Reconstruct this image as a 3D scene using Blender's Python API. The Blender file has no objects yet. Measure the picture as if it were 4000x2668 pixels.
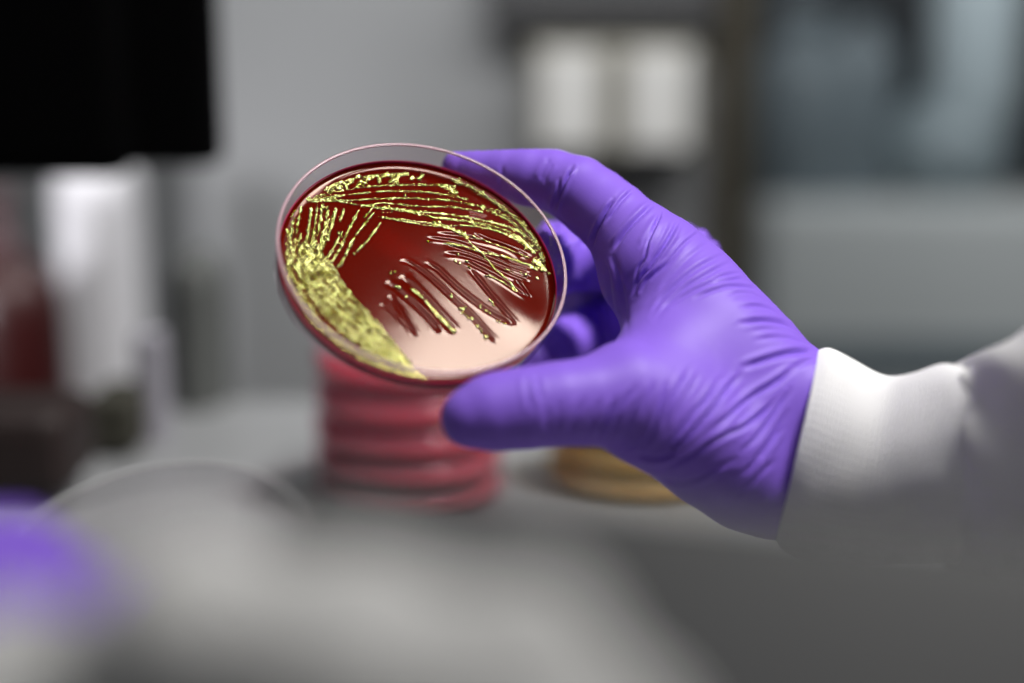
import bpy, math, random
import numpy as np
from mathutils import Vector, Matrix

# ------------------------------------------------------------------ camera, world, lamps, exposure
FOC, SENS, IW, IH = 50.0, 36.0, 4000.0, 2668.0
F = FOC / SENS * IW                       # focal length in photo pixels
PITCH = math.radians(12)
CAM_H = 0.22
scn = bpy.context.scene
col = scn.collection
cam_d = bpy.data.cameras.new('camera')
cam_d.lens = FOC; cam_d.sensor_width = SENS
cam_d.clip_start = 0.01; cam_d.clip_end = 50
cam_d.dof.use_dof = True
cam_d.dof.focus_distance = 0.438
cam_d.dof.aperture_fstop = 2.1
cam_d.dof.aperture_blades = 0
cam = bpy.data.objects.new('camera', cam_d); col.objects.link(cam)
cam.location = (0, 0, CAM_H); cam.rotation_euler = (math.radians(90) - PITCH, 0, 0)
scn.camera = cam

world = bpy.data.worlds.new('World'); scn.world = world; world.use_nodes = True
bg = world.node_tree.nodes['Background']
bg.inputs[0].default_value = (0.92, 0.96, 1.0, 1); bg.inputs[1].default_value = 0.032

def area(name, loc, target, sx, sy, power, color=(1, 1, 1), spin=0.0):
    l = bpy.data.lights.new(name, 'AREA'); l.shape = 'RECTANGLE'; l.size = sx; l.size_y = sy
    l.energy = power; l.color = color
    o = bpy.data.objects.new(name, l); col.objects.link(o)
    o.location = loc
    o.rotation_euler = (0, 0, spin) if spin else (Vector(target) - Vector(loc)).to_track_quat('-Z', 'Y').to_euler()
    return o
key = area('ceiling_lamp', (0.678, 0.250, 1.5), (0.66, 0.274, 0), 0.52, 0.34, 2.9, (1.0, 0.98, 0.96), 0.1)
kz = -(Vector((0.12, 0.60, 0.25)) - key.location).normalized()          # ceiling lamp tilted to the hand, beam narrowed to dim the foreground
kx = Vector((0.92, -0.39, 0)); kx = (kx - kz * kx.dot(kz)).normalized(); ky = kz.cross(kx)
key.rotation_euler = Matrix((kx, ky, kz)).transposed().to_euler()
key.data.spread = math.radians(55)
area('left_wall_fill', (-0.60, 0.80, 1.25), (-0.50, 1.25, 0.8), 0.5, 0.3, 2.4, (0.98, 0.98, 1.0))  # added fill, turned to the back to brighten wall and column at left
area('rear_wall_fill', (0.35, 1.10, 0.66), (0.35, 1.5, 0.22), 1.5, 0.10, 4.6, (0.98, 0.99, 1.0))  # added low wash that brightens the background
tl = area('column_fill', (-0.62, 0.30, 0.26), (-0.375, 1.14, 0.05), 0.12, 0.12, 0.16, (0.97, 0.96, 1.0))  # added narrow fill for the white column alone
tl.data.spread = math.radians(30)
area('front_glint_fill', (0.12, -0.12, 1.35), (0.0, 0.4, 0.2), 0.2, 0.2, 0.6, (1.0, 1.0, 1.0))  # added for glints on the colonies and some fill on the cuff

scn.view_settings.view_transform = 'Standard'; scn.view_settings.look = 'None'
scn.view_settings.exposure = 0.35; scn.view_settings.gamma = 1.0
scn.view_settings.use_curve_mapping = False
scn.render.engine = 'CYCLES'
scn.cycles.use_denoising = True
try: scn.cycles.denoiser = 'OPENIMAGEDENOISE'
except Exception: pass
scn.cycles.max_bounces = 14; scn.cycles.transmission_bounces = 12; scn.cycles.glossy_bounces = 6
scn.cycles.transparent_max_bounces = 16
scn.cycles.sample_clamp_indirect = 6.0
scn.cycles.blur_glossy = 0.3

random.seed(7); rng = np.random.default_rng(11)

# ------------------------------------------------------------------ frames: photo pixel + depth -> world
CP, SP = math.cos(PITCH), math.sin(PITCH)
def camv(px, py, d):                       # camera space, x right, y up, z forward (d in mm)
    return np.array([(px - IW / 2) / F * d, -(py - IH / 2) / F * d, d], float)
def cam2world(P):                          # (N,3) mm camera space -> metres world
    P = np.atleast_2d(np.asarray(P, float)) * 0.001
    x, y, z = P[:, 0], P[:, 1], P[:, 2]
    return np.stack([x, z * CP + y * SP, y * CP - z * SP + CAM_H], 1)
def at(px, py, d): return Vector(cam2world(camv(px, py, d))[0])

# ------------------------------------------------------------------ helpers
def tag(o, label=None, cat=None, group=None, kind=None):
    if label: o['label'] = label
    if cat: o['category'] = cat
    if group: o['group'] = group
    if kind: o['kind'] = kind
    return o
def empty(name, loc=(0, 0, 0), label=None, cat=None, group=None):
    o = bpy.data.objects.new(name, None); col.objects.link(o); o.location = loc
    o.empty_display_size = 0.02
    return tag(o, label, cat, group)
def mesh_obj(name, verts, faces, mat, parent=None, smooth=True, uvs=None):
    me = bpy.data.meshes.new(name)
    verts = np.asarray(verts, np.float32)
    if isinstance(faces, np.ndarray):
        k = faces.shape[1]; n = len(faces)
        me.vertices.add(len(verts)); me.vertices.foreach_set('co', verts.ravel())
        me.loops.add(n * k); me.loops.foreach_set('vertex_index', faces.astype(np.int32).ravel())
        me.polygons.add(n)
        me.polygons.foreach_set('loop_start', np.arange(0, n * k, k, dtype=np.int32))
        try: me.polygons.foreach_set('loop_total', np.full(n, k, np.int32))
        except Exception: pass
        me.update(calc_edges=True); me.validate()
    else:
        me.from_pydata([tuple(map(float, v)) for v in verts], [], faces); me.update()
    if uvs is not None:
        uvl = me.uv_layers.new(name='UVMap')
        li = np.empty(len(me.loops), np.int32); me.loops.foreach_get('vertex_index', li)
        uvl.data.foreach_set('uv', np.asarray(uvs, np.float32)[li].ravel())
    if smooth: me.polygons.foreach_set('use_smooth', np.ones(len(me.polygons), bool))
    me.materials.append(mat)
    o = bpy.data.objects.new(name, me); col.objects.link(o)
    if parent: o.parent = parent
    return o
def fix_normals(o):
    import bmesh
    bm = bmesh.new(); bm.from_mesh(o.data); bmesh.ops.recalc_face_normals(bm, faces=bm.faces); bm.to_mesh(o.data); bm.free()
def lathe(name, prof, mat, parent=None, seg=96, closed=False, smooth=True):
    """prof: list of (r, z). closed: profile loops back on itself."""
    n = len(prof); vs, fs = [], []
    for r, z in prof:
        for k in range(seg):
            t = 2 * math.pi * k / seg
            vs.append((r * math.cos(t), r * math.sin(t), z))
    last = n if closed else n - 1
    for i in range(last):
        j = (i + 1) % n
        for k in range(seg):
            l = (k + 1) % seg
            fs.append((i * seg + k, i * seg + l, j * seg + l, j * seg + k))
    if not closed:
        fs.append(tuple(reversed(range(seg)))); fs.append(tuple((n - 1) * seg + k for k in range(seg)))
    o = mesh_obj(name, vs, fs, mat, parent, smooth); fix_normals(o)
    return o
def box(name, size, mat, parent=None, loc=(0, 0, 0), bevel=0.004, rot=(0, 0, 0)):
    import bmesh
    bm = bmesh.new(); bmesh.ops.create_cube(bm, size=1)
    for v in bm.verts: v.co = Vector((v.co.x * size[0], v.co.y * size[1], v.co.z * size[2]))
    if bevel: bmesh.ops.bevel(bm, geom=list(bm.edges), offset=bevel, segments=3, affect='EDGES', profile=0.5)
    me = bpy.data.meshes.new(name); bm.to_mesh(me); bm.free(); me.materials.append(mat)
    o = bpy.data.objects.new(name, me); col.objects.link(o); o.location = loc; o.rotation_euler = rot
    if parent: o.parent = parent
    return o

def pmat(name, color, rough=0.5, metal=0.0, spec=0.5, **kw):
    m = bpy.data.materials.new(name); m.use_nodes = True
    p = m.node_tree.nodes['Principled BSDF']
    p.inputs['Base Color'].default_value = (*color, 1); p.inputs['Roughness'].default_value = rough
    p.inputs['Metallic'].default_value = metal; p.inputs['Specular IOR Level'].default_value = spec
    for k, v in kw.items(): p.inputs[k].default_value = v
    return m
def mottle(m, scale, amount, detail=4):
    """slight procedural variation of the base colour and roughness"""
    nt = m.node_tree; p = nt.nodes['Principled BSDF']
    tc = nt.nodes.new('ShaderNodeTexCoord'); nz = nt.nodes.new('ShaderNodeTexNoise')
    nz.inputs['Scale'].default_value = scale; nz.inputs['Detail'].default_value = detail
    nt.links.new(tc.outputs['Object'], nz.inputs['Vector'])
    c = p.inputs['Base Color'].default_value
    mx = nt.nodes.new('ShaderNodeMix'); mx.data_type = 'RGBA'
    mx.inputs['A'].default_value = tuple(x * (1 - amount) for x in c[:3]) + (1,)
    mx.inputs['B'].default_value = tuple(min(1, x * (1 + amount)) for x in c[:3]) + (1,)
    nt.links.new(nz.outputs['Fac'], mx.inputs['Factor']); nt.links.new(mx.outputs['Result'], p.inputs['Base Color'])
    return m
def bump(m, scale, strength, dist, kind='NOISE', coord='Object'):
    nt = m.node_tree; p = nt.nodes['Principled BSDF']
    tc = nt.nodes.new('ShaderNodeTexCoord')
    t = nt.nodes.new('ShaderNodeTexNoise' if kind == 'NOISE' else 'ShaderNodeTexVoronoi')
    t.inputs['Scale'].default_value = scale
    b = nt.nodes.new('ShaderNodeBump'); b.inputs['Strength'].default_value = strength; b.inputs['Distance'].default_value = dist
    nt.links.new(tc.outputs[coord], t.inputs['Vector'])
    nt.links.new(t.outputs[0], b.inputs['Height']); nt.links.new(b.outputs[0], p.inputs['Normal'])
    return m
def glass(name, color, ior=1.5, rough=0.0):
    m = bpy.data.materials.new(name); m.use_nodes = True; nt = m.node_tree
    nt.nodes.remove(nt.nodes['Principled BSDF'])
    g = nt.nodes.new('ShaderNodeBsdfGlass'); g.inputs['Color'].default_value = (*color, 1)
    g.inputs['IOR'].default_value = ior; g.inputs['Roughness'].default_value = rough
    nt.links.new(g.outputs[0], nt.nodes['Material Output'].inputs['Surface'])
    return m
def thin_clear(name, color, ior=1.45, rough=0.05, body=0.0, bodycol=(.8, .8, .8)):
    """clear plastic film: straight-through transparency, fresnel gloss, optional milky body"""
    m = bpy.data.materials.new(name); m.use_nodes = True; nt = m.node_tree
    nt.nodes.remove(nt.nodes['Principled BSDF'])
    tr = nt.nodes.new('ShaderNodeBsdfTransparent'); tr.inputs[0].default_value = (*color, 1)
    gl = nt.nodes.new('ShaderNodeBsdfGlossy'); gl.inputs['Roughness'].default_value = rough
    df = nt.nodes.new('ShaderNodeBsdfDiffuse'); df.inputs[0].default_value = (*bodycol, 1)
    fr = nt.nodes.new('ShaderNodeFresnel'); fr.inputs[0].default_value = ior
    a = nt.nodes.new('ShaderNodeMixShader'); a.inputs[0].default_value = body
    nt.links.new(tr.outputs[0], a.inputs[1]); nt.links.new(df.outputs[0], a.inputs[2])
    ge = nt.nodes.new('ShaderNodeNewGeometry'); sb = nt.nodes.new('ShaderNodeMath'); sb.operation = 'SUBTRACT'; sb.inputs[0].default_value = 1.0
    mu = nt.nodes.new('ShaderNodeMath'); mu.operation = 'MULTIPLY'
    nt.links.new(ge.outputs['Backfacing'], sb.inputs[1]); nt.links.new(sb.outputs[0], mu.inputs[0]); nt.links.new(fr.outputs[0], mu.inputs[1])
    b = nt.nodes.new('ShaderNodeMixShader'); nt.links.new(mu.outputs[0], b.inputs[0])
    nt.links.new(a.outputs[0], b.inputs[1]); nt.links.new(gl.outputs[0], b.inputs[2])
    nt.links.new(b.outputs[0], nt.nodes['Material Output'].inputs['Surface'])
    return m

M = {}
M['wall'] = mottle(pmat('wall_paint', (0.37, 0.375, 0.38), 0.6), 3, 0.06)
M['bench'] = mottle(pmat('bench_laminate', (0.26, 0.265, 0.27), 0.35), 8, 0.05)
M['black'] = mottle(pmat('black_plastic', (0.0012, 0.0012, 0.0014), 0.7, spec=0.03), 20, 0.2)
M['white'] = mottle(pmat('white_plastic', (0.86, 0.85, 0.88), 0.45), 9, 0.03)
M['cream'] = mottle(pmat('cream_plastic', (0.30, 0.285, 0.235), 0.5), 9, 0.04)
M['warm_white'] = mottle(pmat('warm_white_plastic', (0.80, 0.79, 0.76), 0.5), 9, 0.03)
M['brown'] = mottle(pmat('brown_paint', (0.05, 0.043, 0.028), 0.5), 12, 0.15)
M['slate'] = mottle(pmat('slate_panel', (0.02, 0.026, 0.032), 0.5), 4, 0.2)
M['charcoal'] = mottle(pmat('charcoal_panel', (0.075, 0.075, 0.077), 0.5), 4, 0.1)
M['pale'] = mottle(pmat('pale_grey_enamel', (0.66, 0.70, 0.70), 0.4), 5, 0.04)
M['bluegrey'] = mottle(pmat('blue_grey_plastic', (0.19, 0.235, 0.26), 0.4), 8, 0.08)
M['flask'] = mottle(pmat('grey_blue_glazed', (0.30, 0.37, 0.40), 0.35), 8, 0.06)
M['paleblue'] = mottle(pmat('pale_blue_plastic', (0.52, 0.62, 0.66), 0.35), 8, 0.05)
M['darkred'] = mottle(pmat('dark_red_plastic', (0.035, 0.003, 0.003), 0.4), 15, 0.15)
M['darkgrey'] = mottle(pmat('shade_grey', (0.10, 0.105, 0.10), 0.6), 8, 0.1)  # shade put into the colour of the block beside the column
M['mauve'] = pmat('mauve_cap', (0.10, 0.055, 0.06), 0.6)
M['slab'] = mottle(pmat('dark_grey_slab', (0.022, 0.0235, 0.025), 0.55), 20, 0.05)
M['lavender'] = mottle(pmat('lavender_grey_plastic', (0.32, 0.31, 0.35), 0.5), 8, 0.05)
M['agar_red'] = mottle(pmat('blood_agar', (0.52, 0.010, 0.05), 0.25), 60, 0.1)
M['agar_amber'] = mottle(pmat('amber_agar', (0.50, 0.37, 0.11), 0.25), 60, 0.1)
M['shell'] = thin_clear('clear_dish_plastic', (0.96, 0.94, 0.95), 1.35, 0.12, 0.035, (0.8, 0.72, 0.74))
M['shell_red'] = thin_clear('pink_lit_dish_plastic', (0.97, 0.82, 0.86), 1.35, 0.12, 0.07, (0.85, 0.45, 0.55))  # clear plastic; light coming through the red agar is tinted in
M['shell_amber'] = thin_clear('amber_lit_dish_plastic', (0.97, 0.90, 0.72), 1.35, 0.12, 0.10, (0.78, 0.72, 0.5))  # clear plastic with the amber agar's light put into its tint
M['dish'] = thin_clear('polystyrene', (0.975, 0.935, 0.955), 1.5, 0.03, 0.03, (0.8, 0.65, 0.75))
M['rim'] = pmat('pink_tinted_polystyrene', (0.88, 0.62, 0.68), 0.14, spec=0.9, **{'Transmission Weight': 0.5, 'IOR': 1.25})
M['lid_rim'] = pmat('lid_rim_polystyrene', (0.85, 0.84, 0.84), 0.12, spec=0.9, **{'Transmission Weight': 0.45, 'IOR': 1.3})
M['lid'] = thin_clear('lid_polystyrene', (0.93, 0.92, 0.93), 1.5, 0.05, 0.05, (0.85, 0.84, 0.84))

# ------------------------------------------------------------------ stroke helpers
def resample(pts, step):
    pts = np.asarray(pts, float)
    # Catmull-Rom through the points, then even spacing
    P = np.vstack([2 * pts[0] - pts[1], pts, 2 * pts[-1] - pts[-2]])
    out = []
    for i in range(1, len(P) - 2):
        for t in np.linspace(0, 1, 12, endpoint=False):
            a, b, c, d = P[i - 1], P[i], P[i + 1], P[i + 2]
            out.append(0.5 * ((2 * b) + (-a + c) * t + (2 * a - 5 * b + 4 * c - d) * t * t + (-a + 3 * b - 3 * c + d) * t ** 3))
    out.append(pts[-1]); out = np.array(out)
    s = np.concatenate([[0], np.cumsum(np.linalg.norm(np.diff(out, axis=0), axis=1))])
    n = max(2, int(s[-1] / step) + 1); q = np.linspace(0, s[-1], n)
    return np.stack([np.interp(q, s, out[:, k]) for k in range(pts.shape[1])], 1)
def stroke_dist(Q, line):
    """signed distance of 2-D points to a polyline, and 0..1 position along it"""
    best = np.full(len(Q), 1e9); sg = np.zeros(len(Q)); al = np.zeros(len(Q)); n = len(line) - 1
    for i in range(n):
        a, b = line[i], line[i + 1]; ab = b - a; L = ab @ ab + 1e-12
        t = np.clip(((Q - a) @ ab) / L, 0, 1)
        v = Q - (a + t[:, None] * ab); d = np.hypot(v[:, 0], v[:, 1]); m = d < best
        best[m] = d[m]; sg[m] = np.sign(ab[0] * v[m, 1] - ab[1] * v[m, 0]); al[m] = (i + t[m]) / n
    return best, sg, al
def val_noise(P, scale, seed=0):
    """cheap smooth 3-D noise in -1..1"""
    r = np.random.default_rng(seed); o = np.zeros(len(P))
    for k in range(7):
        w = r.normal(size=3); w /= np.linalg.norm(w); ph = r.uniform(0, 6.28)
        o += np.sin(P @ w * scale * r.uniform(0.6, 1.6) + ph + 1.3 * np.sin(P @ np.roll(w, 1) * scale * 0.7 + ph * 2))
    return o / 5.0

# ================================================================== THE SETTING
tag(box('workbench', (3.2, 0.92, 0.04), M['bench'], loc=(0.2, 0.40, -0.02), bevel=0.003), kind='structure')
wall_y = 2.15
tag(box('wall', (4.5, 0.05, 2.6), M['wall'], loc=(0.2, wall_y + 0.03, 0.5), bevel=0), kind='structure')
tag(box('floor', (5, 4, 0.05), M['charcoal'], loc=(0, 0.6, -0.925), bevel=0), kind='structure')

def aty(px, py, Y):
    """the point of the world plane y = Y (metres) seen at a photo pixel"""
    w = cam2world(camv(px, py, 1000.0))[0] - np.array([0, 0, CAM_H]); k = Y / w[1]
    return Vector((w[0] * k, Y, w[2] * k + CAM_H))
def upright(px0, px1, py0, py1, Y, depth):
    """size and centre of an upright box whose front face, on the plane y = Y mm, spans these photo pixels"""
    Y = Y * .001; m_ = (py0 + py1) / 2
    if py0 < -200: m_ = (max(py0, 0) + py1) / 2
    l, r, t_, b_ = aty(px0, m_, Y), aty(px1, m_, Y), aty((px0 + px1) / 2, py0, Y), aty((px0 + px1) / 2, py1, Y)
    return (r.x - l.x, depth, t_.z - b_.z), ((l.x + r.x) / 2, Y + depth / 2, (t_.z + b_.z) / 2)
def ubox(name, px0, px1, py0, py1, d, depth, mat, parent=None, bevel=0.004):
    s, l = upright(px0, px1, py0, py1, d, depth)
    return box(name, s, mat, parent, l, bevel)

# ---- grey instrument panel behind the bench, in three grey tones
t = empty('splash_panel', at(1200, 1500, 880), 'plain grey upright panel standing behind the bench and the red dish stack', 'panel')
def sub(parent, o):
    o.location = Vector(o.location) - Vector(parent.location); o.parent = parent; return o
sub(t, ubox('panel_face', 820, 2760, -300, 4200, 1460, 0.02, M['wall']))
sub(t, ubox('panel_foot', 640, 3400, 1575, 1660, 846, 0.012, M['bench']))

# ---- monitor
t = empty('monitor', at(300, 500, 760), 'large black monitor seen from behind in the upper left corner', 'monitor')
s, l = upright(-900, 835, -700, 655, 760, 0.03)
o = sub(t, box('back_cover', s, M['black'], None, l, 0.008))
s, l = upright(-700, 480, -400, 700, 735, 0.03)
o = sub(t, box('housing', s, M['black'], None, l, 0.012))
s, l = upright(-520, -330, 600, 1900, 780, 0.03)
sub(t, box('stand', s, M['black'], None, l, 0.006))

# ---- things below the monitor
w = empty('white_column', aty(350, 1600, 1.14), 'tall bright white column standing under the black monitor', 'column')
s, l = upright(290, 565, 640, 4200, 1140, 0.08)
sub(w, box('column_body', s, M['white'], None, l, 0.02))
s, l = upright(520, 640, 1300, 1880, 760, 0.02)
tag(box('upright_post', s, M['lavender'], None, l, 0.006), 'slim lavender grey post standing beside the white canister', 'post')
s, l = upright(640, 850, 1000, 1900, 830, 0.06)
tag(box('shade_block', s, M['darkgrey'], None, l, 0.02), 'dark grey upright block standing in for shade between the slim post and the grey panel', 'block')  # added block, stands in for the shaded side of the white column
# dark red bottle
def bottle(name, px, py_base, py_top, r_px, d, mat, capmat, label, cat, group=None):
    base = at(px, py_base, d); h = (py_base - py_top) / F * d * 0.001 / CP; r = r_px / F * d * 0.001
    e = empty(name, base, label, cat, group)
    lathe('bottle_body', [(r * .94, 0), (r, .004), (r, h * .66), (r * .9, h * .74), (r * .42, h * .84), (r * .42, h * .90)], mat, e, 40)
    lathe('cap', [(r * .5, h * .885), (r * .52, h * .89), (r * .52, h * .985), (r * .48, h)], capmat, e, 32)
    return e
gp = aty(40, 1500, 1.02)
gc = empty('gas_cylinder', gp, 'dark red upright cylinder, blurred, at the left edge under the monitor', 'cylinder')
rc = .043
lathe('cylinder_body', [(rc, -0.85), (rc, 0.05), (rc * .93, .07), (rc * .7, .088), (rc * .35, .097)], M['darkred'], gc, 40)
lathe('valve', [(rc * .34, .096), (rc * .34, .11), (rc * .2, .112), (rc * .2, .13), (rc * .3, .132), (rc * .3, .142)], M['mauve'], gc, 24)
s, l = upright(-260, 250, 1620, 1960, 640, 0.06)
tag(box('instrument_case', s, mottle(pmat('dark_brown_case', (0.016, 0.007, 0.006), 0.6), 20, .1), None, l, 0.01), 'very dark red brown case on the bench at the left edge', 'case')
s, l = upright(330, 520, 1560, 1780, 730, 0.05)
tag(box('small_carton', s, mottle(pmat('olive_card', (0.035, 0.033, 0.022), 0.7), 30, .1), None, l, 0.004), 'small dull olive carton on the bench between the dark red bottle and the slim post', 'carton')

# ---- overhead cabinet, paired white panes, brown post
c = empty('overhead_cabinet', at(2200, -100, 930), 'charcoal overhead cabinet along the top of the picture', 'cabinet')
sub(c, ubox('cabinet_body', 1900, 2800, -700, 90, 1420, 0.05, M['charcoal']))
d_ = empty('paired_dispenser', at(2390, 640, 830), 'boxy cream wall dispenser with two bright white panels', 'dispenser')
sub(d_, ubox('dispenser_case', 2070, 2725, 168, 612, 1410, 0.045, M['cream'], bevel=0.006))
sub(d_, ubox('front_panel', 2110, 2345, 200, 585, 1396, 0.01, M['warm_white'], bevel=0.003))
sub(d_, ubox('front_panel', 2455, 2695, 200, 585, 1396, 0.01, M['warm_white'], bevel=0.003))
tag(ubox('vertical_post', 2755, 2885, -900, 4200, 1430, 0.05, M['brown']), 'dark brown vertical post to the right of the cream dispenser', 'post')

# ---- right: dark shelf niche with bottles over a pale instrument
tag(ubox('shelf_back', 2880, 5600, -900, 3500, 2080, 0.03, M['slate'], bevel=0), 'dark slate panel behind the pale blue glassware at upper right', 'panel')
i_ = empty('pale_instrument', at(3500, 1400, 1180), 'wide pale grey instrument cabinet behind the wrist at right', 'instrument')
sub(i_, ubox('instrument_body', 2930, 5600, 790, 4000, 1700, 0.16, M['pale'], bevel=0.02))
sub(i_, ubox('base_strip', 2950, 5600, 1330, 1480, 1694, 0.004, M['bluegrey'], bevel=0.002))
def flask(name, px, py_base, py_top, r_px, d, mat, label, cat):
    base = at(px, py_base, d); h = (py_base - py_top) / F * d * 0.001 / CP; r = r_px / F * d * 0.001
    e = empty(name, base, label, cat)
    p = []
    for k in range(13):
        a = -math.pi / 2 * .85 + k / 12 * (math.pi / 2 * .85 + 1.15)
        p.append((r * math.cos(a), r * .8 + r * math.sin(a)))
    p += [(r * .3, r * 2.0), (r * .3, h * .96), (r * .36, h)]
    lathe('flask_body', p, mat, e, 40)
    return e
flask('round_flask', 3690, 775, 200, 235, 1780, M['flask'], 'round bodied grey blue flask on top of the pale instrument', 'flask')
bottle('wash_bottle', 3120, 775, 60, 190, 1800, M['bluegrey'], M['bluegrey'], 'tall grey blue bottle on the pale instrument next to the brown post', 'bottle')
bottle('pale_bottle', 3330, 775, 20, 140, 1800, M['bluegrey'], M['slate'], 'narrow grey blue bottle between the tall bottle and the round flask', 'bottle')
hb = empty('hanging_bag', at(3800, 330, 1740), 'bright pale blue bag hanging in the upper right corner', 'bag')
r = 0.054
lathe('bag_body', [(r * .35, -0.12), (r * .8, -0.105), (r, -0.07), (r, 0.085), (r * .8, 0.12), (r * .3, 0.13)], M['paleblue'], hb, 40).location = (0, 0, 0.05)

# raised lip on the bench (thin pale line that runs down to the right)
def on_bench(px, py):
    d = camv(px, py, 1.0); wv = cam2world(d * 1000)[0] - np.array([0, 0, CAM_H]); s = -CAM_H / wv[2]
    return np.array([wv[0] * s, wv[1] * s, 0.0])
# ---- stacks of culture dishes on the bench
def stacked_dish(name, base, r, h, agar_mat, label, group, tilt=0, shell='shell'):
    e = empty(name, base, label, 'petri dish', group)
    e.rotation_euler = (tilt, 0, random.uniform(0, 6))
    lathe('dish_base', [(r * .93, 0.0002), (r * .96, .0012), (r * .96, h * .78), (r * .94, h * .78), (r * .94, .0016), (r * .5, .0014)], M[shell], e, 56)
    lathe('agar', [(r * .925, .002), (r * .93, .0026), (r * .93, h * .62), (r * .92, h * .65)], agar_mat, e, 56)
    lathe('lid', [(r * .5, h * .945), (r * .97, h * .945), (r, h * .90), (r, h * .30), (r * .985, h * .30), (r * .985, h * .90), (r * .96, h * .92), (r * .5, h * .92)], M[shell], e, 56)
    return e
DR, DHH, SD = 0.0445, 0.0158, 690
names = ['lowest red petri dish of the stack below the held dish', 'second red petri dish from the bottom of the stack', 'middle red petri dish of the five in the stack',
         'fourth red petri dish from the bottom of the stack', 'topmost red petri dish, just below the held gold streaked dish']
base = at(1610, 2060, SD); base.z = 0.0005
for k in range(5):
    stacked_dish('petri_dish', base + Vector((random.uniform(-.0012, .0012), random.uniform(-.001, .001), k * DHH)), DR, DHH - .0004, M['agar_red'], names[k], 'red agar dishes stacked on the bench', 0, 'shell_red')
base = Vector(on_bench(2520, 2010)); base.y += 0.045; base.z = 0.0005
for k, nm in enumerate(('lowest amber agar dish of three, right of the red stack', 'middle amber agar dish of three, right of the red stack', 'topmost amber agar dish, just below the thumb of the glove')):
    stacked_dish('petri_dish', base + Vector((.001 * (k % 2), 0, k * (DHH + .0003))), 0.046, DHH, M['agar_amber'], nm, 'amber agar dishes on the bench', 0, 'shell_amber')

# ================================================================== THE HELD DISH
TA, TB = math.radians(39.7), math.radians(66.3)
NC = np.array([math.sin(TA) * math.cos(TB), math.sin(TA) * math.sin(TB), -math.cos(TA)])   # dish axis, camera space
DC = camv(1660.5, 983.2, 423.0)                                                       # centre of the rim
H_DISH, H_AGAR, R_IN = 11.9, 8.05, 42.55
U = np.cross(np.array([0, 0, 1.0]), NC); U /= np.linalg.norm(U); V = np.cross(NC, U)
# handedness: camera space (x right, y up, z forward) is left handed
def cdir(v): return Vector((v[0], v[2] * CP + v[1] * SP, v[1] * CP - v[2] * SP))
Uw, Nw = cdir(U), cdir(NC); Vw = Nw.cross(Uw)
V = np.array([Vw.dot(cdir(np.array(e, float))) for e in ((1, 0, 0), (0, 1, 0), (0, 0, 1))])
base_c = Vector(cam2world(DC - NC * H_DISH)[0])
dish = empty('petri_dish', (0, 0, 0), 'petri dish of dark red agar with gold green bacterial streaks, held up by the glove', 'petri dish')
dish.matrix_world = Matrix(((Uw.x, Vw.x, Nw.x, base_c.x), (Uw.y, Vw.y, Nw.y, base_c.y), (Uw.z, Vw.z, Nw.z, base_c.z), (0, 0, 0, 1)))
def px2agar(pts):
    """photo pixels -> dish-plane coordinates (mm) on the agar surface"""
    pts = np.asarray(pts, float); ca = DC - NC * H_AGAR
    d = np.stack([(pts[:, 0] - IW / 2) / F, -(pts[:, 1] - IH / 2) / F, np.ones(len(pts))], 1)
    P = d * ((ca @ NC) / (d @ NC))[:, None] - ca
    return np.stack([P @ U, P @ V], 1)
def Z(*p): return px2agar(np.array([(1000 + x / 1.4254, 500 + y / 1.4254) for x, y in p]))

mm = 0.001
prof = [(0.0, 0), (42.9, 0), (43.35, .25), (43.5, .7), (44.0, H_DISH - .5), (43.9, H_DISH - .12), (43.6, H_DISH), (43.1, H_DISH - .05), (42.95, H_DISH - .4), (42.75, 1.6), (42.4, 1.25), (0.0, 1.2)]
vs, fs, seg = [], [], 220
rings = prof[1:-1]
for r, z in rings:
    for k in range(seg):
        t_ = 2 * math.pi * k / seg; vs.append((r * math.cos(t_) * mm, r * math.sin(t_) * mm, z * mm))
for i in range(len(rings) - 1):
    for k in range(seg):
        l = (k + 1) % seg; fs.append((i * seg + k, i * seg + l, (i + 1) * seg + l, (i + 1) * seg + k))
fs.append(tuple(reversed(range(seg)))); fs.append(tuple((len(rings) - 1) * seg + k for k in range(seg)))
rprof = [(44.02, H_DISH - .55), (44.08, H_DISH - .12), (43.9, H_DISH + .06), (43.35, H_DISH + .06), (43.15, H_DISH - .1), (43.15, H_DISH - .5)]
lathe('rim', [(r * mm, z * mm) for r, z in rprof], M['rim'], dish, 220, closed=True)
wall_o = mesh_obj('dish_wall', vs, fs, M['dish'], dish, True); fix_normals(wall_o)
try:
    wall_o.data.set_sharp_from_angle(angle=math.radians(40))
except Exception: pass

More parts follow.
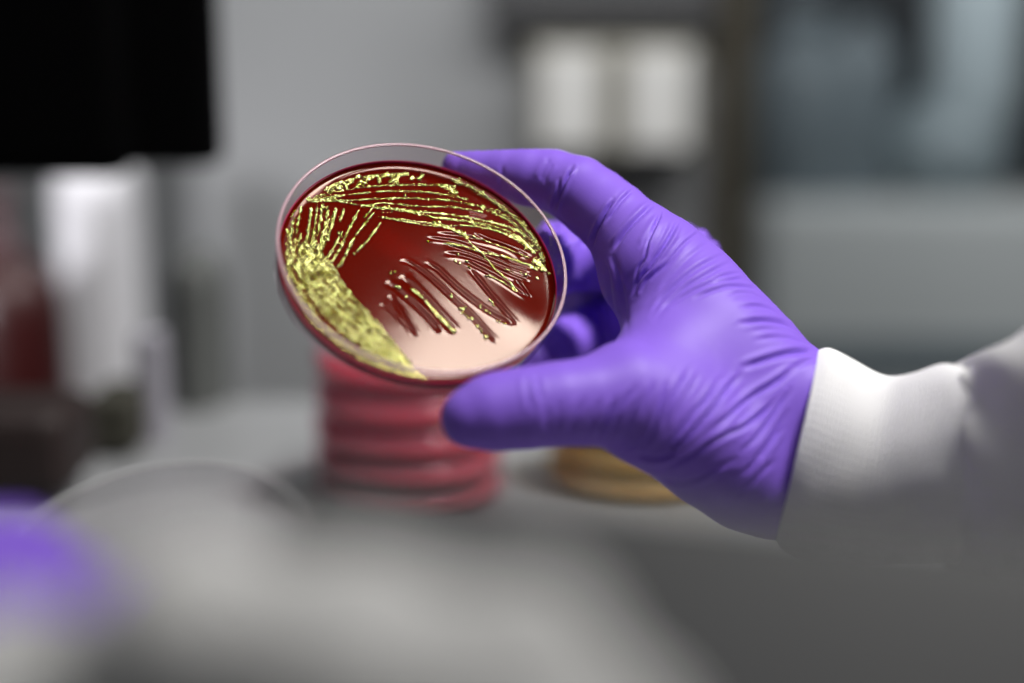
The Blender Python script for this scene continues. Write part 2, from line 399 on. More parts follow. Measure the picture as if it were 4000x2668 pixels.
# agar: dark red gel, cut by the loop in places
grooves = [  # polyline, half width mm, depth mm
    (Z((790, 745), (850, 752), (960, 830), (1080, 940), (1180, 1030), (1290, 1150), (1345, 1205)), .62, .16),
    (Z((930, 745), (1000, 785), (1060, 840), (1150, 920), (1300, 1030), (1450, 1105)), .62, .17),
    (Z((1180, 780), (1260, 880), (1360, 1000), (1455, 1105)), .55, .15),
    (Z((800, 820), (900, 920), (1000, 1030), (1110, 1150)), 1.0, .2),
    (Z((720, 850), (850, 960), (960, 1060), (1025, 1145)), .8, .16),
    (Z((735, 930), (800, 1010), (850, 1100), (895, 1160)), .6, .13),
    (Z((690, 980), (760, 1030), (830, 1110)), .5, .08),
    (Z((1000, 590), (1120, 600), (1250, 625), (1400, 665), (1540, 725)), .62, .17),
    (Z((945, 612), (1100, 633), (1200, 665), (1300, 700), (1440, 760)), .55, .17),
    (Z((1040, 645), (1150, 680), (1250, 715), (1400, 775), (1530, 815)), .6, .18),
    (Z((1040, 700), (1150, 712), (1250, 745), (1350, 790), (1530, 865)), .65, .19),
    (Z((1160, 740), (1250, 785), (1350, 840), (1440, 900), (1515, 950)), .55, .17),
    (Z((1330, 715), (1400, 750), (1470, 775), (1530, 790)), .5, .15),
    (Z((1400, 790), (1460, 815), (1530, 835)), .5, .15),
    (Z((1440, 840), (1480, 890), (1520, 950)), .55, .16),
    (Z((1185, 475), (1230, 485), (1285, 500)), .5, .14),
    (Z((1205, 590), (1300, 630), (1420, 680), (1480, 720)), .6, .18),
]
def groove_h(Q):
    h = np.zeros(len(Q))
    for line, wd, dp in grooves:
        ln = resample(line, 1.0)
        lo, hi = ln.min(0) - 4, ln.max(0) + 4
        m = np.all((Q > lo) & (Q < hi), 1)
        if not m.any(): continue
        d, s, a = stroke_dist(Q[m], ln)
        fade = np.clip(np.minimum(a, 1 - a) * 8, 0.0, 1); fade = fade * fade * (3 - 2 * fade)
        x = d / (wd * 1.1)
        h[m] += fade * dp * 1.25 * (-1.0 * np.exp(-(x * s - .15) ** 2 * 1.1) + .35 * np.exp(-((x - 1.75) / .8) ** 2) * (1 + .4 * s))
    return h
nr, nt_ = 230, 1300
rr = np.linspace(0.3, R_IN, nr); th = np.linspace(0, 2 * np.pi, nt_, endpoint=False)
A, B = np.meshgrid(rr, th, indexing='ij')
Q = np.stack([(A * np.cos(B)).ravel(), (A * np.sin(B)).ravel()], 1)
z_top = H_DISH - H_AGAR
zz = z_top + groove_h(Q) + 0.9 * np.exp(-(R_IN - A.ravel()) / .75)
P3 = np.stack([Q[:, 0], Q[:, 1], np.zeros(len(Q))], 1)
zz += 0.02 * val_noise(P3, .09, 5)
mc = px2agar([(2040, 1235)])[0]
zz += 0.30 * np.exp(-((Q - mc) ** 2).sum(1) / 2 / 6.0 ** 2)
top = np.stack([Q[:, 0], Q[:, 1], zz], 1)
bot_rings = [(R_IN - .05, z_top * .5 + .7), (R_IN - .15, 1.7), (R_IN - .6, 1.27), (0.3, 1.27)]
bot = np.concatenate([np.stack([r * np.cos(th), r * np.sin(th), np.full(nt_, z)], 1) for r, z in bot_rings])
allv = np.concatenate([top, bot, [[0, 0, z_top]], [[0, 0, 1.27]]]) * mm
R_ = nr + len(bot_rings)
ii, kk = np.meshgrid(np.arange(R_ - 1), np.arange(nt_), indexing='ij')
l_ = (kk + 1) % nt_
quads = np.stack([ii * nt_ + kk, (ii + 1) * nt_ + kk, (ii + 1) * nt_ + l_, ii * nt_ + l_], -1).reshape(-1, 4)
k0 = np.arange(nt_); cT, cB = R_ * nt_, R_ * nt_ + 1
tri1 = np.stack([np.full(nt_, cT), k0, (k0 + 1) % nt_, np.full(nt_, cT)], 1)
faces = [tuple(q) for q in quads.tolist()] + [(cT, a, b) for a, b in zip(k0.tolist(), ((k0 + 1) % nt_).tolist())]
lb = (R_ - 1) * nt_
faces += [(cB, lb + b, lb + a) for a, b in zip(k0.tolist(), ((k0 + 1) % nt_).tolist())]
m = bpy.data.materials.new('red_agar'); m.use_nodes = True; nt = m.node_tree
nt.nodes.remove(nt.nodes['Principled BSDF'])
rf = nt.nodes.new('ShaderNodeBsdfRefraction'); rf.inputs['Color'].default_value = (0.42, 0.02, 0.012, 1); rf.inputs['IOR'].default_value = 1.34
df = nt.nodes.new('ShaderNodeBsdfDiffuse'); df.inputs[0].default_value = (0.17, 0.005, 0.0004, 1)
gl = nt.nodes.new('ShaderNodeBsdfGlossy'); gl.inputs['Color'].default_value = (0.80, 0.665, 0.56, 1); gl.inputs['Roughness'].default_value = 0.085  # warm tint put into the gloss to turn the lamp's reflection peach
fr = nt.nodes.new('ShaderNodeFresnel'); fr.inputs[0].default_value = 1.34
mx = nt.nodes.new('ShaderNodeMixShader'); mx.inputs[0].default_value = 0.55
nt.links.new(rf.outputs[0], mx.inputs[1]); nt.links.new(df.outputs[0], mx.inputs[2])
m2 = nt.nodes.new('ShaderNodeMixShader'); nt.links.new(fr.outputs[0], m2.inputs[0])
nt.links.new(mx.outputs[0], m2.inputs[1]); nt.links.new(gl.outputs[0], m2.inputs[2])
nt.links.new(m2.outputs[0], nt.nodes['Material Output'].inputs['Surface'])
M['agar'] = m
mn = pmat('pink_agar_film', (0.75, 0.03, 0.13), 0.15, **{'Transmission Weight': 0.35, 'IOR': 1.34})
lathe('meniscus', [((R_IN - .02) * mm, (z_top - .4) * mm), ((R_IN + .14) * mm, (z_top + .2) * mm), ((R_IN + .14) * mm, (z_top + 1.5) * mm), ((R_IN + .04) * mm, (z_top + 1.5) * mm), ((R_IN - .12) * mm, (z_top + .6) * mm)], mn, dish, 220, closed=True)
agar = mesh_obj('agar', allv, faces, M['agar'], dish, True)

# ---- the growth: thousands of metallic green-gold colonies along the streaks
import bmesh
bm = bmesh.new(); bmesh.ops.create_icosphere(bm, subdivisions=2, radius=1)
ICO_V = np.array([v.co[:] for v in bm.verts]); ICO_F = np.array([[v.index for v in f.verts] for f in bm.faces]); bm.free()
bm = bmesh.new(); bmesh.ops.create_icosphere(bm, subdivisions=1, radius=1)
SM_V = np.array([v.co[:] for v in bm.verts]); SM_F = np.array([[v.index for v in f.verts] for f in bm.faces]); bm.free()
def caps(XY, R, HS, hi=False):
    """merged squashed spheres seated on the agar"""
    BV, BF = (ICO_V, ICO_F) if hi else (SM_V, SM_F)
    n = len(XY)
    z0 = z_top + groove_h(XY) + 0.9 * np.exp(-(R_IN - np.hypot(XY[:, 0], XY[:, 1])) / .75)
    ang = rng.uniform(0, 6.28, n); c, s = np.cos(ang), np.sin(ang)
    st = rng.uniform(.85, 1.2, n)
    X = BV[None, :, 0] * R[:, None] * st[:, None]; Y = BV[None, :, 1] * R[:, None] / st[:, None]; Zc = BV[None, :, 2] * (R * HS)[:, None]
    VX = X * c[:, None] - Y * s[:, None] + XY[:, 0:1]; VY = X * s[:, None] + Y * c[:, None] + XY[:, 1:2]
    VZ = Zc + (z0 + R * HS * .35)[:, None]
    V_ = np.stack([VX, VY, VZ], -1).reshape(-1, 3) * mm
    F_ = (BF[None] + (np.arange(n) * len(BV))[:, None, None]).reshape(-1, 3)
    return V_, F_
pts_xy, pts_r, pts_h = [], [], []
def add_streak(line, wid, dens, r0, r1, clump=.5, hh=.75, regular=False):
    ln = resample(line, .1)
    wid = wid * .8; L = len(ln) * .1; n = int(L * dens * (1.0 if regular else .85)); r0 *= 1.0 if regular else .95; r1 *= 1.0 if regular else 1.12
    if n < 1: return
    idx = rng.uniform(0, len(ln) - 1.001, n) if not regular else np.clip((np.arange(n) + rng.uniform(-.3, .3, n) + .5) / n, 0, .9999) * (len(ln) - 1.001)
    ph = rng.uniform(0, 6.28, 3)
    amp = .5 + .5 * np.sin(idx * .1 * 1.1 + ph[0]) * np.sin(idx * .1 * .37 + ph[1])
    keep = rng.uniform(0, 1, n) < (1 - clump) + clump * amp
    idx = idx[keep]; n = len(idx); i0 = idx.astype(int)
    p = ln[i0] + (ln[np.minimum(i0 + 1, len(ln) - 1)] - ln[i0]) * (idx - i0)[:, None]
    tg = ln[np.minimum(i0 + 1, len(ln) - 1)] - ln[i0]; tg /= np.linalg.norm(tg, axis=1)[:, None] + 1e-9
    off = rng.normal(0, .42, n) * wid * (.55 + .45 * amp[keep])
    p = p + np.stack([-tg[:, 1], tg[:, 0]], 1) * off[:, None]
    pts_xy.append(p); pts_r.append(rng.uniform(r0, r1, n) * (.85 + .4 * amp[keep])); pts_h.append(np.full(n, hh) * rng.uniform(.75, 1.35, n))
def add_area(poly, n, r0, r1, hh=.75):
    poly = np.asarray(poly); lo, hi = poly.min(0), poly.max(0)
    q = rng.uniform(lo, hi, (n * 3, 2)); ins = np.zeros(len(q), bool)
    for i in range(len(poly)):
        a, b = poly[i], poly[(i + 1) % len(poly)]
        c = ((a[1] > q[:, 1]) != (b[1] > q[:, 1])) & (q[:, 0] < (b[0] - a[0]) * (q[:, 1] - a[1]) / (b[1] - a[1] + 1e-12) + a[0])
        ins ^= c
    q = q[ins][:n]
    pts_xy.append(q); pts_r.append(rng.uniform(r0, r1, len(q))); pts_h.append(np.full(len(q), hh))

# heavy lawn, lower left: rows running along the band
inner = resample(Z((300, 600), (420, 770), (500, 880), (560, 960), (640, 1050), (720, 1150), (800, 1250), (880, 1350), (940, 1410)), 1.0)
outer_t = np.array([[math.cos(t_), math.sin(t_)] for t_ in np.linspace(0, 1, 2)])
o0 = Z((165, 760), (940, 1415)); a0 = math.atan2(o0[0, 1], o0[0, 0]); a1 = math.atan2(o0[1, 1], o0[1, 0])
if a1 < a0: a1 += 2 * math.pi
outer = np.array([[40.6 * math.cos(a0 + (a1 - a0) * k / (len(inner) - 1)), 40.6 * math.sin(a0 + (a1 - a0) * k / (len(inner) - 1))] for k in range(len(inner))])
NROW = 27
for k in range(NROW):
    f = (k + .5) / NROW
    jit = .25 * np.sin(np.arange(len(inner)) * .35 + k * 1.7)[:, None]
    row = inner * (1 - f) + outer * f + jit
    if abs(f - .78) < .035: continue
    s0 = 0 if k % 3 else 3
    add_streak(row[s0:len(row) - (k % 4)], .22, 1.5 if f > .12 else 1.2, .36, .54, .12, .95, True)
# near-vertical streaks, left
for ln, wd, de in [
    (Z((250, 440), (228, 560), (212, 660), (205, 740)), .5, 5), (Z((312, 430), (292, 560), (276, 700)), .7, 6),
    (Z((345, 430), (318, 600), (285, 730)), .6, 6), (Z((372, 428), (350, 560), (318, 660), (285, 760)), .75, 8),
    (Z((400, 440), (385, 540), (360, 640), (330, 760)), .9, 8), (Z((445, 450), (415, 560), (372, 660), (335, 770)), .9, 8),
    (Z((490, 455), (465, 525)), .7, 7), (Z((572, 460), (520, 560), (470, 670), (405, 765)), .6, 8),
    (Z((480, 580), (440, 660), (380, 750)), 1.0, 8), (Z((645, 452), (598, 505)), .5, 8),
    (Z((660, 468), (565, 585), (520, 660), (480, 745), (455, 775)), .6, 7), (Z((692, 532), (655, 585), (600, 650), (545, 705)), .5, 7),
    (Z((180, 560), (175, 640), (170, 740)), .9, 5), (Z((215, 500), (195, 600), (190, 720)), .9, 5), (Z((245, 590), (235, 680), (230, 760)), .8, 6),
    (Z((265, 640), (300, 730), (330, 800)), 2.0, 10), (Z((300, 700), (340, 760), (400, 800)), 2.4, 12), (Z((410, 500), (380, 600)), .8, 6),
    (Z((230, 760), (240, 830), (250, 890)), 1.0, 8), (Z((280, 760), (285, 830), (265, 890)), 1.4, 9)]:
    add_streak(ln, wd, de * 1.25, .22, .40, .45)
# long streaks across the top
for ln, wd, de in [
    (Z((330, 385), (480, 350), (650, 326), (830, 318), (1000, 320), (1110, 325)), .55, 7),
    (Z((330, 395), (480, 378), (700, 355), (900, 356), (1030, 370), (1180, 400)), .5, 8),
    (Z((300, 412), (450, 405), (560, 402), (750, 393), (960, 397), (1100, 408), (1250, 440)), .55, 9),
    (Z((430, 405), (600, 430), (720, 420), (880, 436), (1000, 440), (1100, 442), (1260, 470)), .5, 8),
    (Z((585, 435), (700, 442), (850, 462), (1050, 482), (1250, 512), (1400, 552), (1500, 600)), .8, 12),
    (Z((670, 446), (850, 466), (1000, 500), (1200, 522), (1400, 575), (1500, 640)), .8, 12),
    (Z((680, 495), (800, 510), (950, 530), (1080, 560), (1200, 620)), .4, 9), (Z((700, 500), (850, 527), (1000, 550)), .35, 8),
    (Z((1000, 540), (1090, 570), (1160, 605), (1200, 650), (1260, 700), (1330, 785), (1400, 850), (1455, 912)), .55, 12),
    (Z((980, 520), (1060, 550), (1150, 585), (1180, 610)), 1.2, 18),
    (Z((1000, 550), (1200, 547), (1400, 592), (1540, 670)), .6, 9), (Z((1050, 505), (1250, 540), (1400, 600), (1540, 680)), .6, 8),
    (Z((1190, 600), (1350, 652), (1520, 725)), .45, 9), (Z((1045, 642), (1150, 662), (1250, 692), (1400, 722), (1530, 765), (1600, 792)), .5, 12),
    (Z((1290, 692), (1450, 742), (1570, 795)), .45, 11), (Z((1315, 832), (1380, 862), (1450, 912)), .45, 10),
    (Z((1385, 790), (1440, 800)), .35, 7), (Z((1465, 800), (1490, 820)), .35, 5), (Z((1060, 640), (1180, 660)), .4, 9),
    (Z((600, 440), (640, 436), (700, 470), (760, 468)), .5, 4)]:
    add_streak(ln, wd, de * 1.15, .17, .30, .5)
# marginal growth along the far right edge, the clump where the streaks end, and the top smears
add_streak(Z((1085, 290), (1160, 315), (1250, 362), (1350, 432), (1450, 510), (1530, 600), (1585, 700), (1600, 790)), 1.5, 22, .18, .32, .5)
add_streak(Z((1250, 440), (1350, 480), (1440, 540), (1520, 640), (1555, 690)), 2.0, 16, .18, .30, .6)
add_streak(Z((1440, 600), (1500, 650), (1550, 700)), 2.0, 22, .2, .34, .3)
add_streak(Z((1540, 740), (1575, 755), (1600, 800)), 1.9, 60, .2, .36, .2, 1.0)
add_streak(Z((1020, 320), (1090, 345), (1110, 370)), 1.8, 24, .2, .34, .4)
for p in [((420, 335), (480, 300)), ((450, 340), (520, 290)), ((500, 335), (540, 290)), ((590, 325), (640, 270)), ((680, 310), (690, 280)), ((740, 305), (800, 265)),
          ((760, 300), (830, 255)), ((780, 310), (790, 270)), ((860, 290), (880, 270)), ((905, 290), (930, 262)), ((560, 330), (600, 285)), ((700, 275), (740, 262)), ((620, 290), (660, 265)),
          ((480, 310), (580, 270)), ((600, 275), (740, 262)), ((740, 268), (850, 255)), ((380, 350), (450, 310))]:
    add_streak(Z(*p), .9, 14, .2, .38, .3, .95)
add_streak(Z((280, 400), (400, 395), (470, 375)), 1.6, 22, .18, .30, .4)
add_streak(Z((395, 355), (480, 330), (540, 300)), 1.4, 16, .18, .28, .4)
add_streak(Z((250, 395), (215, 440), (190, 500)), 1.0, 8, .18, .3, .5)
# filled groove
add_streak(Z((865, 895), (930, 945)), .8, 10, .26, .4, .2); add_streak(Z((945, 965), (1000, 1030), (1060, 1090), (1105, 1140)), .95, 14, .25, .38, .1)
add_streak(Z((985, 1010), (1080, 1110)), .9, 10, .25, .38, .1)
add_streak(Z((590, 1010), (660, 1080), (720, 1150), (790, 1230), (850, 1310)), 1.0, 4, .3, .42, .6)
XY = np.concatenate(pts_xy); RR = np.concatenate(pts_r); HH = np.concatenate(pts_h)
keep = np.hypot(XY[:, 0], XY[:, 1]) < 41.7
XY, RR, HH = XY[keep], RR[keep], HH[keep]
m = pmat('green_gold_sheen', (0.60, 0.56, 0.17), 0.15, 0.97, 0.6)
M['gold'] = m
nt = m.node_tree; p = nt.nodes['Principled BSDF']
tc = nt.nodes.new('ShaderNodeTexCoord'); nz = nt.nodes.new('ShaderNodeTexVoronoi'); nz.inputs['Scale'].default_value = 2600
nt.links.new(tc.outputs['Object'], nz.inputs['Vector'])
mx = nt.nodes.new('ShaderNodeMix'); mx.data_type = 'RGBA'
mx.inputs['A'].default_value = (0.20, 0.175, 0.006, 1); mx.inputs['B'].default_value = (1.0, 0.97, 0.42, 1)  # dark and bright cells painted in to imitate glitter bead by bead
rp = nt.nodes.new('ShaderNodeMapRange'); rp.inputs['From Min'].default_value = 0.25; rp.inputs['From Max'].default_value = 0.8
sx_ = nt.nodes.new('ShaderNodeSeparateXYZ'); nt.links.new(nz.outputs['Color'], sx_.inputs[0]); nt.links.new(sx_.outputs[0], rp.inputs['Value']); nt.links.new(rp.outputs[0], mx.inputs['Factor']); nt.links.new(mx.outputs['Result'], p.inputs['Base Color'])
V_, F_ = caps(XY, RR, HH)
growth = mesh_obj('bacterial_growth', V_, F_, M['gold'], dish)
growth['kind'] = 'stuff'
# single colonies standing apart: one part each
singles = [(750, 805), (772, 803), (780, 880), (798, 893), (832, 938), (960, 632), (1108, 741), (1135, 750), (1172, 745), (1186, 773), (1128, 706), (1300, 962), (1318, 984), (1246, 993), (1280, 1020), (1302, 1032),
           (1132, 1010), (1165, 1005), (1152, 1022), (1175, 1046), (1196, 1066), (1228, 1108), (1258, 1130), (1272, 1166), (1284, 1160), (1352, 1075), (1385, 1095), (1310, 830), (1282, 826), (500, 877), (530, 925), (1560, 832), (1625, 812),
           (460, 772), (830, 378), (1500, 820), (680, 1105), (700, 1130), (1080, 938)]
sv, sf = ICO_V, ICO_F
for (x, y) in singles:
    c0 = Z((x, y))[0]; k = random.choice([1, 2, 2, 3])
    cx = np.array([c0 + rng.normal(0, .35, 2) * (k > 1) for _ in range(k)]); rad = rng.uniform(.42, .62, k) * (.85 if k > 1 else 1)
    v, f = caps(cx, rad, np.full(k, .8), True)
    mesh_obj('colony', v, f, M['gold'], dish)

# ================================================================== THE PERSON (gloved hands, knit cuff, coat sleeves)
def seg_sdf(P, a, b, ra, rb):
    ab = (b - a).astype(np.float32); L = float(ab @ ab) + 1e-9
    t = np.clip(((P - a.astype(np.float32)) @ ab) / L, 0, 1)
    d = P - (a.astype(np.float32) + t[..., None] * ab)
    return np.sqrt((d * d).sum(-1)) - (ra + t * (rb - ra))
def smin(a, b, k):
    h = np.clip(.5 + .5 * (b - a) / k, 0, 1)
    return b + (a - b) * h - k * h * (1 - h)
def chain_nodes(nodes):
    return [(camv(x, y, d), r * d / F) for x, y, d, r in nodes]
def chain_field(nodes, P, base=None, k=2.0):
    N = chain_nodes(nodes); f = base
    for (a, ra), (b, rb) in zip(N[:-1], N[1:]):
        s = seg_sdf(P, a, b, ra, rb); f = s if f is None else smin(f, s, k)
    return f
def surface_nets(S, org, h):
    ins = S < 0
    nx, ny, nz_ = S.shape
    c = np.zeros((nx - 1, ny - 1, nz_ - 1), np.uint8)
    for dx in (0, 1):
        for dy in (0, 1):
            for dz in (0, 1): c += ins[dx:nx - 1 + dx, dy:ny - 1 + dy, dz:nz_ - 1 + dz]
    act = (c > 0) & (c < 8)
    idx = -np.ones(act.shape, np.int64); cells = np.argwhere(act); idx[act] = np.arange(len(cells))
    acc = np.zeros((len(cells), 3)); cnt = np.zeros(len(cells))
    corners = [(i, j, k) for i in (0, 1) for j in (0, 1) for k in (0, 1)]
    for a in corners:
        for ax in range(3):
            if a[ax]: continue
            b = list(a); b[ax] = 1
            va_ = S[cells[:, 0] + a[0], cells[:, 1] + a[1], cells[:, 2] + a[2]]; vb_ = S[cells[:, 0] + b[0], cells[:, 1] + b[1], cells[:, 2] + b[2]]
            m = (va_ < 0) != (vb_ < 0); t = np.where(m, va_ / (va_ - vb_ + 1e-12), 0)
            p = np.tile(np.array(a, float), (len(cells), 1)); p[:, ax] += t
            acc[m] += p[m]; cnt[m] += 1
    Vx = (cells + acc / cnt[:, None]) * h + org
    quads = []
    for ax in range(3):
        u, v = (ax + 1) % 3, (ax + 2) % 3
        sl0 = [slice(1, -1)] * 3; sl0[ax] = slice(0, S.shape[ax] - 1); sl1 = list(sl0); sl1[ax] = slice(1, S.shape[ax])
        A_, B_ = ins[tuple(sl0)], ins[tuple(sl1)]
        e = np.argwhere(A_ != B_); flip = A_[A_ != B_]
        o_ = np.ones(3, int); o_[ax] = 0; e = e + o_
        def cell(du, dv):
            q = e.copy(); q[:, u] -= du; q[:, v] -= dv
            return idx[q[:, 0], q[:, 1], q[:, 2]]
        q = np.stack([cell(1, 1), cell(0, 1), cell(0, 0), cell(1, 0)], 1)
        q[~flip] = q[~flip][:, ::-1]
        quads.append(q)
    Q_ = np.concatenate(quads); Q_ = Q_[(Q_ >= 0).all(1)]
    return Vx, Q_[:, ::-1]       # camera space is left handed
def build_field(fun, lo, hi, h, block=48):
    lo = np.array(lo, float); n = np.ceil((np.array(hi) - lo) / h).astype(int) + 1
    ax = [(lo[i] + np.arange(n[i]) * h).astype(np.float32) for i in range(3)]
    S = np.empty(tuple(n), np.float32)
    for i in range(0, n[0], block):
        X, Y, Zz = np.meshgrid(ax[0][i:i + block], ax[1], ax[2], indexing='ij')
        S[i:i + block] = fun(np.stack([X, Y, Zz], -1))
    return S, lo
def sample_tri(S, lo, h, P):
    q = (P - lo) / h; q = np.clip(q, 0, np.array(S.shape) - 1.001); i = q.astype(int); f = q - i; o = 0
    for dx in (0, 1):
        for dy in (0, 1):
            for dz in (0, 1):
                w_ = (f[:, 0] if dx else 1 - f[:, 0]) * (f[:, 1] if dy else 1 - f[:, 1]) * (f[:, 2] if dz else 1 - f[:, 2])
                o = o + w_ * S[i[:, 0] + dx, i[:, 1] + dy, i[:, 2] + dz]
    return o

# right hand: nodes are (photo x, photo y, distance mm, radius in photo px)
INDEX = [(1792, 652, 466, 66), (1870, 664, 466, 88), (1960, 672, 465, 101), (2060, 688, 463, 112), (2160, 706, 461, 117), (2256, 745, 458, 131),
         (2330, 800, 455, 138), (2398, 856, 451, 143), (2480, 944, 447, 164), (2560, 1050, 444, 200), (2640, 1140, 442, 222)]
BACK = [(2560, 1060, 444, 208), (2700, 1235, 440, 250), (2800, 1365, 437, 262), (2900, 1470, 434, 262), (3010, 1570, 431, 245), (3110, 1600, 428, 232), (3230, 1620, 424, 226)]
THENAR = [(2430, 1556, 405, 186), (2540, 1600, 409, 214), (2660, 1640, 414, 235), (2800, 1730, 420, 246), (2930, 1830, 424, 232), (3040, 1868, 426, 224), (3160, 1880, 424, 215)]
FIRSTWEB = [(2480, 1510, 411, 160), (2620, 1420, 423, 200), (2760, 1370, 431, 215), (2900, 1500, 430, 225)]
THUMB = [(1838, 1632, 393, 116), (1900, 1615, 394, 133), (1950, 1606, 395, 146), (2060, 1594, 396, 154), (2180, 1578, 398, 157), (2300, 1568, 401, 166), (2430, 1556, 405, 186)]
MIDDLE = [(2640, 1060, 482, 190), (2470, 990, 490, 160), (2300, 990, 496, 146), (2190, 1002, 490, 140), (2110, 1040, 476, 124), (2050, 1100, 462, 105)]
RING = [(2660, 1250, 494, 190), (2500, 1300, 500, 150), (2330, 1310, 500, 128), (2235, 1335, 494, 120), (2150, 1385, 478, 112), (2080, 1420, 462, 100)]
LITTLE = [(2700, 1480, 500, 190), (2540, 1540, 506, 140), (2420, 1560, 504, 110), (2320, 1570, 494, 98), (2240, 1560, 480, 90)]
PALM = [(2280, 1165, 526, 125), (2390, 1150, 516, 150), (2370, 1400, 518, 150), (2560, 1180, 490, 170), (2570, 1330, 490, 150), (2600, 1480, 490, 170)]
KNUCK = [(2640, 1120, 462, 190), (2740, 1330, 476, 200), (2860, 1520, 470, 220), (3000, 1660, 448, 230)]
lo, hi = [-24, -66, 362], [98, 62, 540]
HV = 0.7
def front_fun(P):
    f = chain_field(INDEX, P, None, 2.0)
    f = smin(f, chain_field(BACK, P, None, 3.0), 6.0)
    t_ = chain_field(THENAR, P, None, 4.0)
    f = smin(f, t_, 12.0)
    f = smin(f, chain_field(FIRSTWEB, P, None, 6.0), 12.0)
    f = smin(f, chain_field(THUMB, P, None, 3.0), 3.5)
    return f
def hand_fun(P):
    f = front_fun(P)
    f = smin(f, chain_field(KNUCK, P, None, 5.0), 8.0)
    f = smin(f, chain_field(PALM, P, None, 5.0), 6.0)
    for c_ in (MIDDLE, RING, LITTLE):
        f = smin(f, chain_field(c_, P, None, 2.0), 2.5)
    return f
S_f, lo_ = build_field(front_fun, lo, hi, HV)
S_h, _ = build_field(hand_fun, lo, hi, HV)
# cut the wrist off inside the cuff
axis_a = camv(3110, 1745, 427); axis_b = camv(3260, 1760, 421); axd = (axis_b - axis_a) / np.linalg.norm(axis_b - axis_a)
Vh, Qh = surface_nets(S_h, lo_, HV)
def nrm(P, S, e=0.5):
    g_ = np.stack([sample_tri(S, lo_, HV, P + np.eye(3)[k] * e) - sample_tri(S, lo_, HV, P - np.eye(3)[k] * e) for k in range(3)], 1)
    return g_ / (np.linalg.norm(g_, axis=1)[:, None] + 1e-9)
for _ in range(2):
    Nn = nrm(Vh, S_h); Vh = Vh - Nn * np.clip(sample_tri(S_h, lo_, HV, Vh), -.5, .5)[:, None]
Nh = nrm(Vh, S_h, .9)
# refine every quad 2 x 2 so that the folds come out crisp
def refine(Vv, Qq):
    e = np.stack([Qq, np.roll(Qq, -1, 1)], -1).reshape(-1, 2); es = np.sort(e, 1)
    ue, inv = np.unique(es[:, 0] * len(Vv) + es[:, 1], return_inverse=True)
    a_, b2_ = ue // len(Vv), ue % len(Vv)
    em = (Vv[a_] + Vv[b2_]) / 2; fc = Vv[Qq].mean(1)
    ei = inv.reshape(-1, 4) + len(Vv); ci = np.arange(len(Qq)) + len(Vv) + len(ue)
    q_ = [np.stack([Qq[:, k], ei[:, k], ci, ei[:, k - 1]], 1) for k in range(4)]
    return np.concatenate([Vv, em, fc]), np.concatenate(q_)
Vh, Qh = refine(Vh, Qh)
Vh = Vh - nrm(Vh, S_h) * np.clip(sample_tri(S_h, lo_, HV, Vh), -.5, .5)[:, None]
Nh = nrm(Vh, S_h, .9)
pix = np.stack([IW / 2 + F * Vh[:, 0] / Vh[:, 2], IH / 2 - F * Vh[:, 1] / Vh[:, 2]], 1)
view = Vh / np.linalg.norm(Vh, axis=1)[:, None]
facing = np.clip(-(Nh * view).sum(1) * 2.2 + .25, 0, 1)
onfront = np.clip(1 - np.abs(sample_tri(S_f, lo_, HV, Vh)) / 1.2, 0, 1)
def cr(ox, oy, s): return lambda *p: np.array([(ox + x / s, oy + y / s) for x, y in p])
cB_, cC_, cE_, cF_, cA_ = cr(2200, 560, 2.613), cr(2500, 800, 2.412), cr(2300, 1400, 2.091), cr(1700, 1300, 2.939), cr(1700, 540, 3.137)
